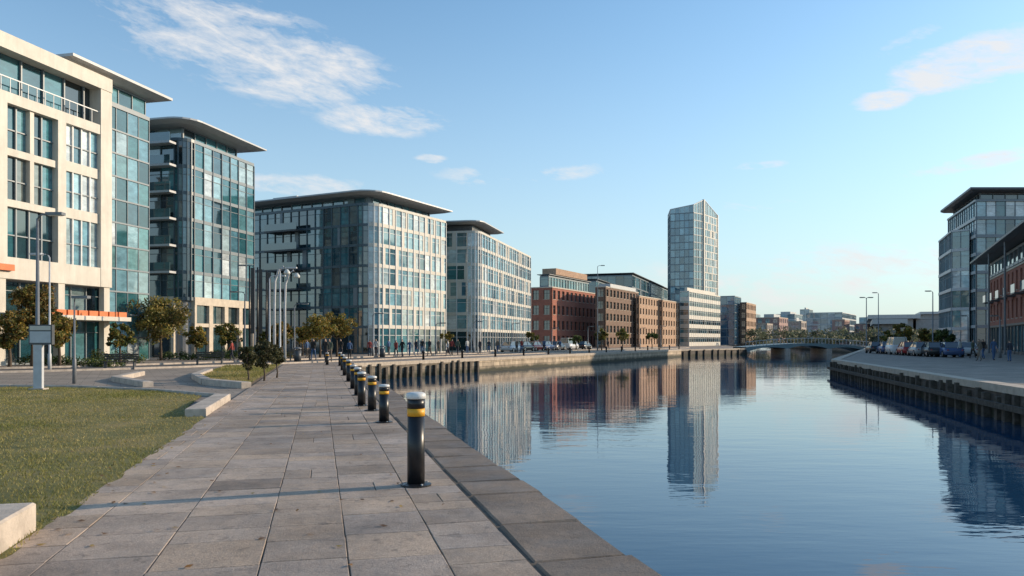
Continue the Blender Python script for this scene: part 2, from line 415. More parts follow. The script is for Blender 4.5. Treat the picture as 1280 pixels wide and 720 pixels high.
def mid():
    f = corner_foot(690, 156, 663, 746, .506)
    B = block('red_brick_building', f, 12.3, 4, [PU(wall=REDB, bw=2.3, gh=3.0), PU(wall=REDB, bw=2.3, gh=3.0)])
    pf = offset(f, -1.5); curtain(B, pf[0], pf[1], 12.5, 14.6, 1, pal=TEAL); curtain(B, pf[1], pf[2], 12.5, 14.6, 1, pal=TEAL); slab(B, pf, 14.9, .5, .3, DGREY)
    B.prism(B.part('roof_plant', TANB), offset(pf, -2.5), offset(pf, -2.5), 15.3, 16.6)
    B.finish()
    f = corner_foot(757, 162, 744, 798, .506)
    B = block('brown_brick_warehouse', f, 12.8, 5, [PU(wall=DKB, bw=2.2), PU(wall=DKB, bw=2.2, ww=.6)]); plant(B, f, 12.9, .8, -2.5); B.finish()
    f = corner_foot(799, 178, 795, 826, .506)
    B = block('tan_brick_warehouse', f, 11.8, 5, [PU(wall=TANB, bw=2.2), PU(wall=TANB, bw=2.2, ww=.45)]); B.finish()
    f = corner_foot(828, 192, 824, 856, .506)
    B = block('tan_brick_warehouse', f, 11.6, 5, [PU(wall=TANB, bw=2.2), PU(wall=TANB, bw=2.4, ww=.45)]); B.finish()
    f = corner_foot(790, 222, 730, 858, .35)
    B = block('glass_office_block', f, 20.2, 6, [C(bw=2.2, pal=TEAL), C(bw=2.2, pal=TEAL+LIGHTG)]); slab(B, f, 20.7, .6, .4, DGREY); B.finish()
    f = corner_foot(745, 205, 705, 775, .35)
    B = block('glass_office_block', f, 17.2, 5, [C(bw=2.2, pal=DARKG+TEAL), C(bw=2.2, pal=TEAL)]); slab(B, f, 17.6, .6, .4, DGREY); B.finish()
    f = corner_foot(861, 205, 850, 900, .6)
    B = block('white_banded_office_building', f, 14.5, 6, [C(bw=2.0, pal=DARKG+TEAL, band=1.1, bandm=WHITE, mull=MULLW), C(bw=2.0, pal=DARKG, band=1.1, bandm=WHITE, mull=MULLW)])
    B.prism(B.part('upper_block', WHITE), offset(f, -1.5), offset(f, -1.5), 14.8, 15.8); B.finish()
    f = corner_foot(918, 240, 899, 926, .5)
    B = block('blue_glass_building', f, 15.2, 6, [C(bw=2, pal=[(.03, .11, .18), (.05, .15, .23), (.03, .08, .14)], band=.2), C(bw=2, pal=[(.05, .15, .23), (.08, .19, .27)], band=.2)]); B.finish()
    f = corner_foot(933, 244, 925, 945, .5)
    B = block('brown_clad_building', f, 13.5, 5, [PU(wall=DKB, bw=2.5), PU(wall=TANB, bw=2.5)]); B.finish()
mid()

def tower():
    Y = 260
    P = [PX(835, Y+8), PX(838, Y-2), PX(867, Y-5), PX(880, Y-1), PX(897, Y+9), PX(884, Y+18), PX(846, Y+20)]
    B = Obj('glass_tower', cen(P))
    core(B, P, 0, 43.5)
    tops = [45.0, 45.5, 46.6, 49.0, 45.2]
    BL = [(.12, .26, .32), (.08, .2, .26), (.16, .32, .38), (.06, .15, .2), (.22, .38, .43)]
    for i in range(4):
        right = i == 3
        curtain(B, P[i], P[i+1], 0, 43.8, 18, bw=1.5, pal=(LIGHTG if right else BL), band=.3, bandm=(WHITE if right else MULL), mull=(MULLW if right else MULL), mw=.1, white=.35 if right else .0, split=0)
    for i in (4, 5, 6): curtain(B, P[i], P[(i+1) % 7], 0, 43.8, 18, bw=3, pal=BL, band=.3, split=0)
    g = B.part('crown_glazing', G); m = B.part('crown_frame', MULLW)
    for i in range(4):
        fr, L = frame(P[i], P[i+1]); k = max(1, round(L/1.5))
        for j in range(k):
            za = tops[i]+(tops[i+1]-tops[i])*j/k; zb = tops[i]+(tops[i+1]-tops[i])*(j+1)/k
            O, u, n = fr
            q = lambda a, z: (O[0]+u[0]*a, O[1]+u[1]*a, z)
            B.face(g, [q(j*L/k, 44.1), q((j+1)*L/k, 44.1), q((j+1)*L/k, zb), q(j*L/k, za)], R.choice(BL))
            B.box(m, fr, j*L/k-.06, j*L/k+.06, 44.1, za, -.1, .1)
        B.tube(m, [(*P[i], tops[i]), (*P[i+1], tops[i+1])], [.16, .16], 6)
    fr, L = frame(P[3], P[4]); B.box(B.part('white_spine', WHITE), fr, -.5, .3, 0, 49.0, -.5, .25)
    B.box(B.part('white_spine', WHITE), fr, L-.4, L+.2, 0, 45.4, -.5, .2)
    B.finish()
tower()

def skyline():
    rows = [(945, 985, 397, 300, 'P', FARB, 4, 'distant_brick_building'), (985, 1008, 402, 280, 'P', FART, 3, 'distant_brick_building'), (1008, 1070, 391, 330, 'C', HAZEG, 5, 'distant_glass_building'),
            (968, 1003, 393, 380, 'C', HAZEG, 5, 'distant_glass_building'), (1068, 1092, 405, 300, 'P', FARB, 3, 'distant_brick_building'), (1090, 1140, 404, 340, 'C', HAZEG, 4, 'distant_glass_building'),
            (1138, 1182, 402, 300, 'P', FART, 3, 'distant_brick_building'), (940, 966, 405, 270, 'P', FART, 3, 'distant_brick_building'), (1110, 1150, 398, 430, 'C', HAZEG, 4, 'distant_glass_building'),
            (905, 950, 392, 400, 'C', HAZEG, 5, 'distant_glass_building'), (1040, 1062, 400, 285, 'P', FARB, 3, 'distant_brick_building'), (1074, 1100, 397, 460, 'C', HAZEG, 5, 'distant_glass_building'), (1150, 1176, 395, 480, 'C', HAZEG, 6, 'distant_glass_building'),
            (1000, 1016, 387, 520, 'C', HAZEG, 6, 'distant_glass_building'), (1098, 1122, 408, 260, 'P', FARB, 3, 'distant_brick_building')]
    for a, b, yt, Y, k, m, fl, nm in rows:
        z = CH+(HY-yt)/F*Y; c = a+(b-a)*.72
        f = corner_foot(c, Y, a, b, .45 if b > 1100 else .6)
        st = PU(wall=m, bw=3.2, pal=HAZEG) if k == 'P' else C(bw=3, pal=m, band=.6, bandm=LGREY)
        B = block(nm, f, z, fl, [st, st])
        if R.random() < .6: plant(B, f, z+.1, 1.4, -2.5)
        B.finish()
skyline()

# ------------------------------------------------------------ right bank buildings
def r1():
    C0 = (75.6, 125.0); A = (82.4, 145.0)
    ft = [A, C0, (118, 125.0), (125, 145)]
    zt = 24.2
    B = Obj('glass_waterside_building', cen(ft)); core(B, ft, 0, zt)
    for i in (0, 1):
        curtain(B, ft[i], ft[i+1], 0, zt, 8, bw=1.6, pal=TEAL+LIGHTG, band=.5, bandm=LGREY if i == 0 else MULL, mull=MULL, mw=.08, gh=3.6, gpal=DARKG, bproj=.25)
    lf = [(79.6, 143.0), (74.2, 129.5), (76.0, 127.6), (81.6, 142.2)]
    core(B, lf, 0, 19.8)
    for i in (0, 1): curtain(B, lf[i], lf[i+1], 0, 19.8, 6, bw=1.5, pal=TEAL+LIGHTG, band=.5, bandm=LGREY, mw=.08, bproj=.2)
    sl = offset(ft, 1.2)
    pf = offset(ft, -.8); curtain(B, pf[0], pf[1], 24.4, 25.6, 1, bw=2, pal=DARKG, split=0); curtain(B, pf[1], pf[2], 24.4, 25.6, 1, bw=2, pal=DARKG, split=0)
    B.prism(B.part('roof_slab', DGREY), offset(ft, .7), sl, 25.7, 25.95); B.prism(B.part('roof_slab', DGREY), sl, sl, 25.952, 26.3)
    B.finish()
    A = (67.2, 108.0); Bp = (67.2-.47*54, 54.0); back = 22; m = .47
    ft = [A, Bp, (Bp[0]+back, Bp[1]-back*m), (A[0]+back, A[1]-back*m)]
    B = Obj('brick_quayside_building', cen(ft)); core(B, ft, 0, 12.2)
    fr, L = frame(A, Bp)
    punched(B, A, Bp, 3.6, 10.0, 2, bw=3.0, wall=REDB, ww=.42, wh=.72, pal=DARKG+TEAL)
    curtain(B, A, Bp, 0, 3.3, 1, bw=2.4, pal=DARKG+TEAL, split=0, mull=DGREY, bandm=DGREY, mw=.2)
    curtain(B, A, Bp, 10.3, 12.0, 1, bw=3.0, pal=TEAL, split=0, mull=MULL, bandm=MULL)
    B.box(B.part('fascia', DGREY), fr, 0, L, 3.35, 3.58, -.1, .25)
    punched(B, ft[3], A, 0, 12.0, 4, bw=2.4, wall=REDB, pal=DARKG)
    cl = B.part('columns', POLE)
    for k in range(int(L/13)+1):
        O, u, nn = fr; x, y = O[0]+u[0]*(k*13+.5)+nn[0]*1.7, O[1]+u[1]*(k*13+.5)+nn[1]*1.7
        B.tube(cl, [(x, y, 0), (x, y, 12.5)], [.12, .10], 8)
    for k in range(int(L/6)):
        B.box(B.part('balconies', DGREY), fr, k*6+1, k*6+3.6, 6.7, 6.85, .02, 1.0); B.box(B.part('balcony_glass', G), fr, k*6+1, k*6+3.6, 6.852, 7.8, .94, .97, (.05, .1, .12))
    sl = offset(ft, 2.2)
    B.prism(B.part('roof_slab', DGREY), offset(ft, 1.5), sl, 12.4, 12.62); B.prism(B.part('roof_slab', DGREY), sl, sl, 12.622, 12.85)
    B.finish()
r1()

# ------------------------------------------------------------ ground, water, quays
EDGE_L = [(17.3, -60), (2.29-.25*52.8, 52.8), (29.1, 132), (46, 150), (80, 300), (110, 420)]
EDGE_R = [(135, 420), (105, 300), (69, 150), (26.4, 63.4), (14.4, 15), (35, -60)]
def polysheet(name, outline, z, mat):
    tris = geometry.tessellate_polygon([[Vector((x, y, 0)) for x, y in outline]])
    me = bpy.data.meshes.new(name); fs = []
    for t in tris:
        a, b, c = [outline[i] for i in t]
        cr = (b[0]-a[0])*(c[1]-a[1])-(b[1]-a[1])*(c[0]-a[0])
        fs.append(tuple(t) if cr > 0 else tuple(reversed(t)))
    me.from_pydata([(x, y, z) for x, y in outline], [], fs); me.materials.append(mat)
    uv = me.uv_layers.new(name='UVMap')
    for l in me.loops: uv.data[l.index].uv = outline[l.vertex_index]
    o = bpy.data.objects.new(name, me); scene.collection.objects.link(o); return o

m, nt, b = newmat('promenade_paving'); p = geopos(nt)
mp = N(nt, 'ShaderNodeMapping'); mp.inputs['Rotation'].default_value = (0, 0, math.radians(-27)); nt.links.new(p, mp.inputs[0])
t = N(nt, 'ShaderNodeTexBrick'); nt.links.new(mp.outputs[0], t.inputs['Vector'])
for k, v in (('Scale', 1), ('Brick Width', .9), ('Row Height', .6), ('Mortar Size', .012)): t.inputs[k].default_value = v
t.inputs['Color1'].default_value = (.33, .27, .22, 1); t.inputs['Color2'].default_value = (.26, .22, .18, 1); t.inputs['Mortar'].default_value = (.1, .09, .08, 1)
c = mixc(nt, .8, t.outputs[0], ramp(nt, noise(nt, p, .5, 6, .7), [(.3, .5), (.7, 1.15)]), 'MULTIPLY')
nt.links.new(c, b.inputs['Base Color']); b.inputs['Roughness'].default_value = .85
outline = [(-4000, -60)]+EDGE_L+EDGE_R+[(4000, -60), (4000, 6000), (-4000, 6000)]
polysheet('ground', outline, 0, m)

m, nt, b = newmat('water'); p = geopos(nt)
n1 = noise(nt, p, 1.0, 3, .55, (.55, 1.6, 1)); n2 = noise(nt, p, .16, 3, .5, (.7, 1.6, 1)); n3 = noise(nt, p, 5.0, 2, .5, (.6, 1.4, 1))
calm = ramp(nt, noise(nt, p, .05, 2, .5, (.5, 1.5, 1)), [(.4, .3), (.62, 1.0)])
h = mathn(nt, 'MULTIPLY', n1, .5); h = mathn(nt, 'ADD', h, mathn(nt, 'MULTIPLY', n2, .8)); h = mathn(nt, 'ADD', h, mathn(nt, 'MULTIPLY', n3, .07))
h = mathn(nt, 'MULTIPLY', h, calm)
bump(nt, b, h, .034, .55)
b.inputs['Base Color'].default_value = (.010, .052, .11, 1); b.inputs['Roughness'].default_value = .02; b.inputs['IOR'].default_value = 1.42
polysheet('water', [(-60, -60), (200, -60), (200, 460), (-60, 460)], -1.2, m)

def wallmat(name, c1, c2, bw, bh):
    m, nt, b = newmat(name); uv = uvn(nt); p = geopos(nt)
    t = N(nt, 'ShaderNodeTexBrick'); nt.links.new(uv, t.inputs['Vector'])
    for k, v in (('Scale', 1), ('Brick Width', bw), ('Row Height', bh), ('Mortar Size', .015)): t.inputs[k].default_value = v
    t.inputs['Color1'].default_value = (*c1, 1); t.inputs['Color2'].default_value = (*c2, 1); t.inputs['Mortar'].default_value = (.08, .07, .06, 1)
    c = mixc(nt, .9, t.outputs[0], ramp(nt, noise(nt, p, 1.5, 6, .7, (1, 1, .3)), [(.3, .35), (.7, 1.3)]), 'MULTIPLY')
    s = N(nt, 'ShaderNodeSeparateXYZ'); nt.links.new(p, s.inputs[0])
    z = mathn(nt, 'ADD', s.outputs[2], mathn(nt, 'MULTIPLY', noise(nt, p, .9, 5, .65), .6))
    wet = ramp(nt, mathn(nt, 'ADD', z, 1.1), [(.4, .0), (.75, 1.0)])
    c = mixc(nt, wet, (.03, .033, .018), c)
    nt.links.new(c, b.inputs['Base Color']); b.inputs['Roughness'].default_value = .8; bump(nt, b, t.outputs['Fac'], -.02)
    return m
QW = wallmat('quay_stone', (.58, .46, .32), (.44, .35, .25), 1.1, .38)
QD = wallmat('quay_dark_stone', (.28, .23, .17), (.19, .16, .12), .9, .35)
QR = wallmat('quay_dark_wall', (.12, .10, .08), (.085, .07, .06), .9, .35)
COPE = simple('coping_stone', (.45, .38, .30), .8, 3, .2, .01)
def quay(name, pts, mats, posts, side):
    Q = Obj(name, (*pts[0], 0))
    for i in range(len(pts)-1):
        a, b_ = pts[i], pts[i+1]
        fr, L = frame(a, b_)
        w = Q.part('wall_%d' % i, mats[i])
        Q.box(w, fr, 0, L, -3.2, -.22, -.5, -.02)
        cp = Q.part('coping', COPE)
        if not (side == 1 and i == 0):
            x = 0
            while x < L:
                l = min(R.uniform(1.1, 1.7), L-x); Q.box(cp, fr, x+.01, x+l-.005, -.22, .05+R.uniform(0, .012), -.6, .05); x += l
        if posts[i]:
            fp = Q.part('timber_fenders', TIMBER); x = .5
            while x < L:
                Q.box(fp, fr, x, x+R.uniform(.2, .3), -3, -.1+R.uniform(-.3, .05), -.01, R.uniform(.14, .24)); x += posts[i]*R.uniform(.7, 1.3)
            if side == 2: Q.box(fp, fr, 0, L, -.75, -.55, .245, .36)
    Q.finish()
EL2 = EDGE_L[:2]+[(-2.9, 68.8), EDGE_L[2], EDGE_L[3], EDGE_L[4]]
quay('quay_wall', EL2, [QD, QD, QW, QR, QD], [0, 1.0, 0, 2.5, 0], 1)
quay('quay_wall', EDGE_R[1:], [QD, QD, QR, QR], [0, 0, 1.1, 1.1], 2)

m, nt, b = newmat('flagstone'); p = geopos(nt)
base = mixc(nt, 1., tintn(nt), ramp(nt, noise(nt, p, 1.1, 7, .72), [(.28, .62), (.5, .97), (.72, 1.2)]), 'MULTIPLY')
base = mixc(nt, .7, base, ramp(nt, noise(nt, p, 45, 3, .7), [(.3, .72), (.7, 1.25)]), 'MULTIPLY')
base = mixc(nt, 1., base, ramp(nt, noise(nt, p, .33, 5, .65), [(.36, .70), (.52, .98), (.68, 1.1)]), 'MULTIPLY')
spots = ramp(nt, noise(nt, p, 7, 3, .5), [(.31, 1.), (.37, 0.)])
base = mixc(nt, mathn(nt, 'MULTIPLY', spots, .45), base, (.12, .095, .075))
drip = ramp(nt, noise(nt, p, 2.6, 2, .4, dist=.8), [(.24, 1.), (.31, 0.)])
base = mixc(nt, mathn(nt, 'MULTIPLY', drip, .4), base, (.13, .105, .085))
nt.links.new(base, b.inputs['Base Color'])
nt.links.new(ramp(nt, noise(nt, p, 2, 4), [(.3, .5), (.7, .85)]), b.inputs['Roughness'])
bump(nt, b, mathn(nt, 'ADD', noise(nt, p, 60, 5, .7), mathn(nt, 'MULTIPLY', noise(nt, p, 6, 4, .6), 2)), .008, .85)
FLAG = m
JOINT = simple('joint_dirt', (.105, .085, .065), .95, 5, .5)
dl = math.hypot(.25, 1); PD = (-.25/dl, 1/dl); PL = (-1/dl, -.25/dl); PO = (2.29, 0)
def pp(s_, l): return (PO[0]+PD[0]*s_+PL[0]*l, PO[1]+PD[1]*s_+PL[1]*l)
def stone(B, p, s0, s1, l0, l1, z, tint, ch=.008, dz=0, jit=0):
    zt = [z+R.uniform(-dz, dz) for _ in range(4)]
    J = [(R.uniform(-jit, jit), R.uniform(-jit, jit)) for _ in range(4)]
    o = [pp(s0, l1), pp(s0, l0), pp(s1, l0), pp(s1, l1)]
    i_ = [pp(s0+ch, l1-ch), pp(s0+ch, l0+ch), pp(s1-ch, l0+ch), pp(s1-ch, l1-ch)]
    o = [(a[0]+j[0], a[1]+j[1]) for a, j in zip(o, J)]; i_ = [(a[0]+j[0], a[1]+j[1]) for a, j in zip(i_, J)]
    T = [(i_[k][0], i_[k][1], zt[k]) for k in range(4)]
    M = [(o[k][0], o[k][1], zt[k]-ch) for k in range(4)]; D = [(o[k][0], o[k][1], z-.2) for k in range(4)]
    B.face(p, T, tint)
    for k in range(4):
        q = (k+1) % 4
        B.face(p, [M[k], M[q], T[q], T[k]], tint); B.face(p, [D[k], D[q], M[q], M[k]], tint)
Pth = Obj('stone_path', (0, 0, 0)); fp = Pth.part('flagstones', FLAG)
lat = .74; cols = []
while lat < 4.5:
    w = R.choice([.5, .58, .62, .7, .76])
    if lat+w > 4.25: w = 4.56-lat
    cols.append((lat, lat+w)); lat += w
def stint():
    v = R.uniform(.80, 1.14); wv = R.uniform(-.018, .018)
    if R.random() < .06: v *= .8
    return ((.42+wv)*v, .325*v, (.25-wv)*v)
for l0, l1 in cols:
    s_ = -1.5+R.uniform(-.5, 0)
    while s_ < 54:
        L = R.choice([.36, .42, .5, .55, .6, .75])
        if R.random() < .13:
            lm = l0+(l1-l0)*R.uniform(.4, .6)
            stone(Pth, fp, s_+.004, s_+L-.004, l0+.0035, lm-.0035, .03, stint(), .005, .003, .002); stone(Pth, fp, s_+.004, s_+L-.004, lm+.0035, l1-.0035, .03, stint(), .005, .003, .002)
        else: stone(Pth, fp, s_+.004, s_+L-.004, l0+.0035, l1-.0035, .03, stint(), .005, .003, .003)
        s_ += L
Pth.face(Pth.part('joint_bed', JOINT), [(*pp(-3, 4.6), .019), (*pp(-3, .02), .019), (*pp(54, .02), .019), (*pp(54, 4.6), .019)])
Pth.finish()
Cp = Obj('quay_coping', (0, 0, 0)); c1 = Cp.part('coping_stones', FLAG); s_ = -2
while s_ < 53:
    L = R.uniform(.7, 1.4); v = R.uniform(.55, .95)
    stone(Cp, c1, s_+.01, s_+L-.01, -.04+R.uniform(-.04, .035), .72+R.uniform(-.01, .005), .034, (.31*v, .235*v, .175*v), .03, .012, .012)
    s_ += L
Cp.finish(True)

ctr = [(-90, 16), (-60, 27), (-38, 35), (-26, 42), (-18.5, 54), (-9.5, 74), (0, 93), (12, 117), (26, 143), (34, 160)]
def catmull(P, k=6):
    out = []
    for i in range(len(P)-1):
        p0 = P[max(i-1, 0)]; p1 = P[i]; p2 = P[i+1]; p3 = P[min(i+2, len(P)-1)]
        for j in range(k):
            t = j/k
            out.append(tuple(.5*((2*p1[d])+(-p0[d]+p2[d])*t+(2*p0[d]-5*p1[d]+4*p2[d]-p3[d])*t*t+(-p0[d]+3*p1[d]-3*p2[d]+p3[d])*t**3) for d in (0, 1)))
    out.append(P[-1]); return out
cl = catmull(ctr)
def side(P, d):
    out = []
    for i, q in enumerate(P):
        a = P[max(i-1, 0)]; b = P[min(i+1, len(P)-1)]; L = math.dist(a, b); out.append((q[0]+(b[1]-a[1])/L*d, q[1]-(b[0]-a[0])/L*d))
    return out
ASPH = simple('asphalt', (.085, .08, .077), .85, 2, .3, .004)
PAINT = simple('road_paint', (.7, .7, .66), .7, 5, .15)
rd = Obj('road', (0, 0, 0)); rp = rd.part('asphalt_surface', ASPH); l_ = side(cl, -3); r_ = side(cl, 3)
for i in range(len(cl)-1):
    rd.face(rp, [(*l_[i], .005), (*r_[i], .005), (*r_[i+1], .005), (*l_[i+1], .005)])
    mk = rd.part('lane_marking', PAINT)
    if i % 2 == 0:
        la, ra = side(cl, -.06), side(cl, .06); rd.face(mk, [(*la[i], .009), (*ra[i], .009), (*ra[i+1], .009), (*la[i+1], .009)])
    for d in (-3.15, 3.0):
        q1 = side(cl, d)
        fr, L = frame(q1[i], q1[i+1]); rd.box(rd.part('kerbs', CONC), fr, 0, L, -.05, .11, -.15, 0)
rd.finish()

# ------------------------------------------------------------ grass
m, nt, b = newmat('grass_soil'); p = geopos(nt)
c = ramp(nt, noise(nt, p, .7, 7, .7), [(.3, (.08, .085, .022)), (.5, (.17, .155, .045)), (.68, (.26, .20, .085))])
nt.links.new(c, b.inputs['Base Color']); b.inputs['Roughness'].default_value = .95; bump(nt, b, noise(nt, p, 30, 4, .7), .03)
SOIL = m
m, nt, b = newmat('grass_blade'); nt.links.new(tintn(nt), b.inputs['Base Color']); b.inputs['Roughness'].default_value = .7
tr = N(nt, 'ShaderNodeBsdfTranslucent'); nt.links.new(tintn(nt), tr.inputs[0]); mx = N(nt, 'ShaderNodeMixShader'); mx.inputs[0].default_value = .35
nt.links.new(b.outputs[0], mx.inputs[1]); nt.links.new(tr.outputs[0], mx.inputs[2]); nt.links.new(mx.outputs[0], nt.nodes['Material Output'].inputs[0])
BLADE = m
def ledge(Y): return -2.4-.25*Y
def inpoly(x, y, P):
    c = np.zeros(len(x), bool); j = len(P)-1
    for i in range(len(P)):
        xi, yi = P[i]; xj, yj = P[j]
        c ^= ((yi > y) != (yj > y)) & (x < (xj-xi)*(y-yi)/(yj-yi+1e-9)+xi); j = i
    return c
def fastmesh(name, V, Fc, tint, mat):
    k = Fc.shape[1]; me = bpy.data.meshes.new(name)
    me.vertices.add(len(V)); me.vertices.foreach_set('co', V.astype(np.float32).ravel())
    me.loops.add(Fc.size); me.loops.foreach_set('vertex_index', Fc.ravel().astype(np.int32))
    me.polygons.add(len(Fc)); me.polygons.foreach_set('loop_start', np.arange(0, Fc.size, k, dtype=np.int32)); me.polygons.foreach_set('loop_total', np.full(len(Fc), k, np.int32))
    me.update(calc_edges=True)
    ca = me.color_attributes.new('tint', 'FLOAT_COLOR', 'CORNER')
    col = np.ones((len(Fc), k, 4), np.float32); col[:, :, :3] = tint[:, None, :]; ca.data.foreach_set('color', col.ravel())
    me.materials.append(mat); return bpy.data.objects.new(name, me)
RN = np.random.default_rng(5)
def vnoise(x, y, s, seed):
    r = np.random.default_rng(seed).random((256, 256)); X = x/s; Y = y/s
    xi = np.floor(X).astype(int); yi = np.floor(Y).astype(int); fx = X-xi; fy = Y-yi; fx = fx*fx*(3-2*fx); fy = fy*fy*(3-2*fy)
    g = lambda a, b: r[a % 256, b % 256]
    return (g(xi, yi)*(1-fx)+g(xi+1, yi)*fx)*(1-fy)+(g(xi, yi+1)*(1-fx)+g(xi+1, yi+1)*fx)*fy
def grass(name, P, n, hgt, zb=.03):
    base = polysheet('turf', P, zb, SOIL)
    xs = [q[0] for q in P]; ys = [q[1] for q in P]
    y = min(ys)+(max(ys)-min(ys))*RN.random(n)**1.7; x = min(xs)+(max(xs)-min(xs))*RN.random(n)
    pt = .55*vnoise(x, y, 2.3, 1)+.3*vnoise(x, y, .8, 2)+.15*vnoise(x, y, .3, 3); pt = np.clip((pt-.28)/.44, 0, 1)
    keep = inpoly(x, y, P) & (x/y > -.8) & (RN.random(n) < .45+.55*pt); x = x[keep]; y = y[keep]; pt = pt[keep]; n = len(x)
    pt2 = vnoise(x, y, .25, 9)
    a = RN.random(n)*6.283; s = (1+y/14)
    h = hgt*(.5+.9*RN.random(n))*(.5+.9*pt*pt2+.2*pt2); w = .0035*s
    le = RN.normal(0, .6, (n, 2))*h[:, None]
    V = np.zeros((n, 3, 3)); V[:, 0] = np.c_[x-np.cos(a)*w, y-np.sin(a)*w, np.full(n, zb)]; V[:, 1] = np.c_[x+np.cos(a)*w, y+np.sin(a)*w, np.full(n, zb)]
    V[:, 2] = np.c_[x+le[:, 0], y+le[:, 1], zb+h]
    g = np.array([.20, .205, .045]); d = np.array([.44, .34, .13])
    mixf = np.clip(RN.random(n)*.6+(.75-pt)*.75, 0, 1)[:, None]; tint = (g*(1-mixf)+d*mixf)*(.6+.75*RN.random(n))[:, None]
    o = fastmesh('grass_blades', V.reshape(-1, 3), np.arange(n*3).reshape(-1, 3), tint, BLADE)
    e = bpy.data.objects.new(name, None); scene.collection.objects.link(e); scene.collection.objects.link(o); o.parent = e; base.parent = e
g1 = [(ledge(3), 3)]
for i in range(28):
    Y = 3.5+i*.46; g1.append((ledge(Y)+.03+R.uniform(-.05, .06), Y))
g1 += [(-8.0, 19.0), (-9.0, 22.3), (-11.5, 24.6), (-15, 26.2), (-22, 27), (-40, 25), (-40, 3)]
grass('lawn', g1, 620000, .038)
g2 = [(ledge(27)-.1, 27), (ledge(49)-.1, 49), (-17.2, 46), (-15.2, 39), (-13.6, 33.5), (-11.5, 29)]
grass('lawn', g2, 50000, .08, .1)
n = 560; ly = 4.5+24*RN.random(n)**1.5; lx = np.where(RN.random(n) < .72, ledge(ly)-9*RN.random(n)**1.4, ledge(ly)+4.3*RN.random(n)**2.5)
zz = np.where(lx < ledge(ly), .062, .037); a = RN.random(n)*6.283; s = .022+.02*RN.random(n); V = np.zeros((n, 4, 3))
for k in range(4):
    r_k = s*(1 if k % 2 == 0 else .55); V[:, k] = np.c_[lx+np.cos(a+k*1.5708)*r_k, ly+np.sin(a+k*1.5708)*r_k, zz+RN.random(n)*.012]
cc_ = np.array([(.30, .15, .04), (.22, .11, .04), (.38, .26, .06), (.14, .08, .04)])[RN.integers(0, 4, n)]

def lowwall(name, pts, w, z1, mat=CONC):
    B = Obj(name, (*pts[0], 0)); p = B.part('blocks', mat)
    for i in range(len(pts)-1):
        fr, L = frame(pts[i], pts[i+1]); k = max(1, round(L/1.2))
        for j in range(k):
            a0 = j*L/k+.006; a1 = (j+1)*L/k-.006; c = .018
            O, u, n = fr
            def rect(a0, a1, n0, n1): return [(O[0]+u[0]*a+n[0]*q, O[1]+u[1]*a+n[1]*q) for a, q in ((a0, n1), (a1, n1), (a1, n0), (a0, n0))]
            B.prism(p, rect(a0, a1, -w, 0), rect(a0, a1, -w, 0), -.05, z1-c); B.prism(p, rect(a0, a1, -w, 0), rect(a0+c, a1-c, -w+c, -c), z1-c+.0005, z1)
    B.finish(True)
lowwall('low_concrete_wall', [(ledge(2.5)-.02, 2.5), (ledge(6.55)-.02, 6.55)], .5, .27)
lowwall('kerb_stone', [(ledge(16.3)-.02, 16.3), (ledge(20.8)-.02, 20.8)], .42, .2)
lowwall('kerb_stone', [(ledge(26.5)+.1, 26.3), (-11.2, 28.6), (-13.4, 33), (-15, 38.5)], .35, .22)
lowwall('kerb_stone', [(-12.6, 27.0), (-15.8, 31.0), (-17.2, 36)], .35, .2)
lowwall('kerb_stone', [(-8.4, 22.2), (-11.4, 24.6), (-15, 26.4), (-22, 27.1), (-40, 25.4)], .12, .10)

# ------------------------------------------------------------ trees, hedges
m, nt, b = newmat('leaves'); nt.links.new(tintn(nt), b.inputs['Base Color']); b.inputs['Roughness'].default_value = .6
tr = N(nt, 'ShaderNodeBsdfTranslucent'); nt.links.new(tintn(nt), tr.inputs[0]); mx = N(nt, 'ShaderNodeMixShader'); mx.inputs[0].default_value = .35
out = nt.nodes['Material Output']; nt.links.new(b.outputs[0], mx.inputs[1]); nt.links.new(tr.outputs[0], mx.inputs[2]); nt.links.new(mx.outputs[0], out.inputs[0])
LEAF = m
o = fastmesh('fallen_leaves', V.reshape(-1, 3), np.arange(n*4).reshape(-1, 4), cc_, LEAF); scene.collection.objects.link(o)
def leafobj(name, centers, rad, per, size, cols):
    C_ = np.repeat(np.array(centers), per, 0); rr = np.repeat(np.array(rad), per)[:, None]; n = len(C_)
    d = RN.normal(0, 1, (n, 3)); d /= np.linalg.norm(d, axis=1)[:, None]; C_ = C_+d*rr*(RN.random((n, 1))**.45)*np.array([1, 1, .8])
    a = RN.normal(0, 1, (n, 3)); a /= np.linalg.norm(a, axis=1)[:, None]; b_ = np.cross(a, RN.normal(0, 1, (n, 3))); b_ /= np.linalg.norm(b_, axis=1)[:, None]
    s = size*(.6+.8*RN.random((n, 1)))
    V = np.stack([C_-a*s, C_-b_*s*.5, C_+a*s, C_+b_*s*.5], 1)
    cl_tint = np.repeat(.55+.9*RN.random(len(centers)), per); idx = RN.integers(0, len(cols), n)
    tint = np.array(cols)[idx]*cl_tint[:, None]*(.7+.6*RN.random((n, 1)))
    return fastmesh(name, V.reshape(-1, 3), np.arange(n*4).reshape(-1, 4), tint, LEAF)
GRN = [(.08, .11, .025), (.11, .13, .03), (.05, .08, .02)]
AUT = [(.27, .21, .035), (.17, .16, .03), (.32, .19, .04), (.11, .12, .03)]
ORG = [(.26, .15, .035), (.20, .13, .035), (.13, .12, .03), (.10, .11, .025)]
OLV = [(.08, .08, .03), (.055, .06, .025), (.10, .09, .035)]
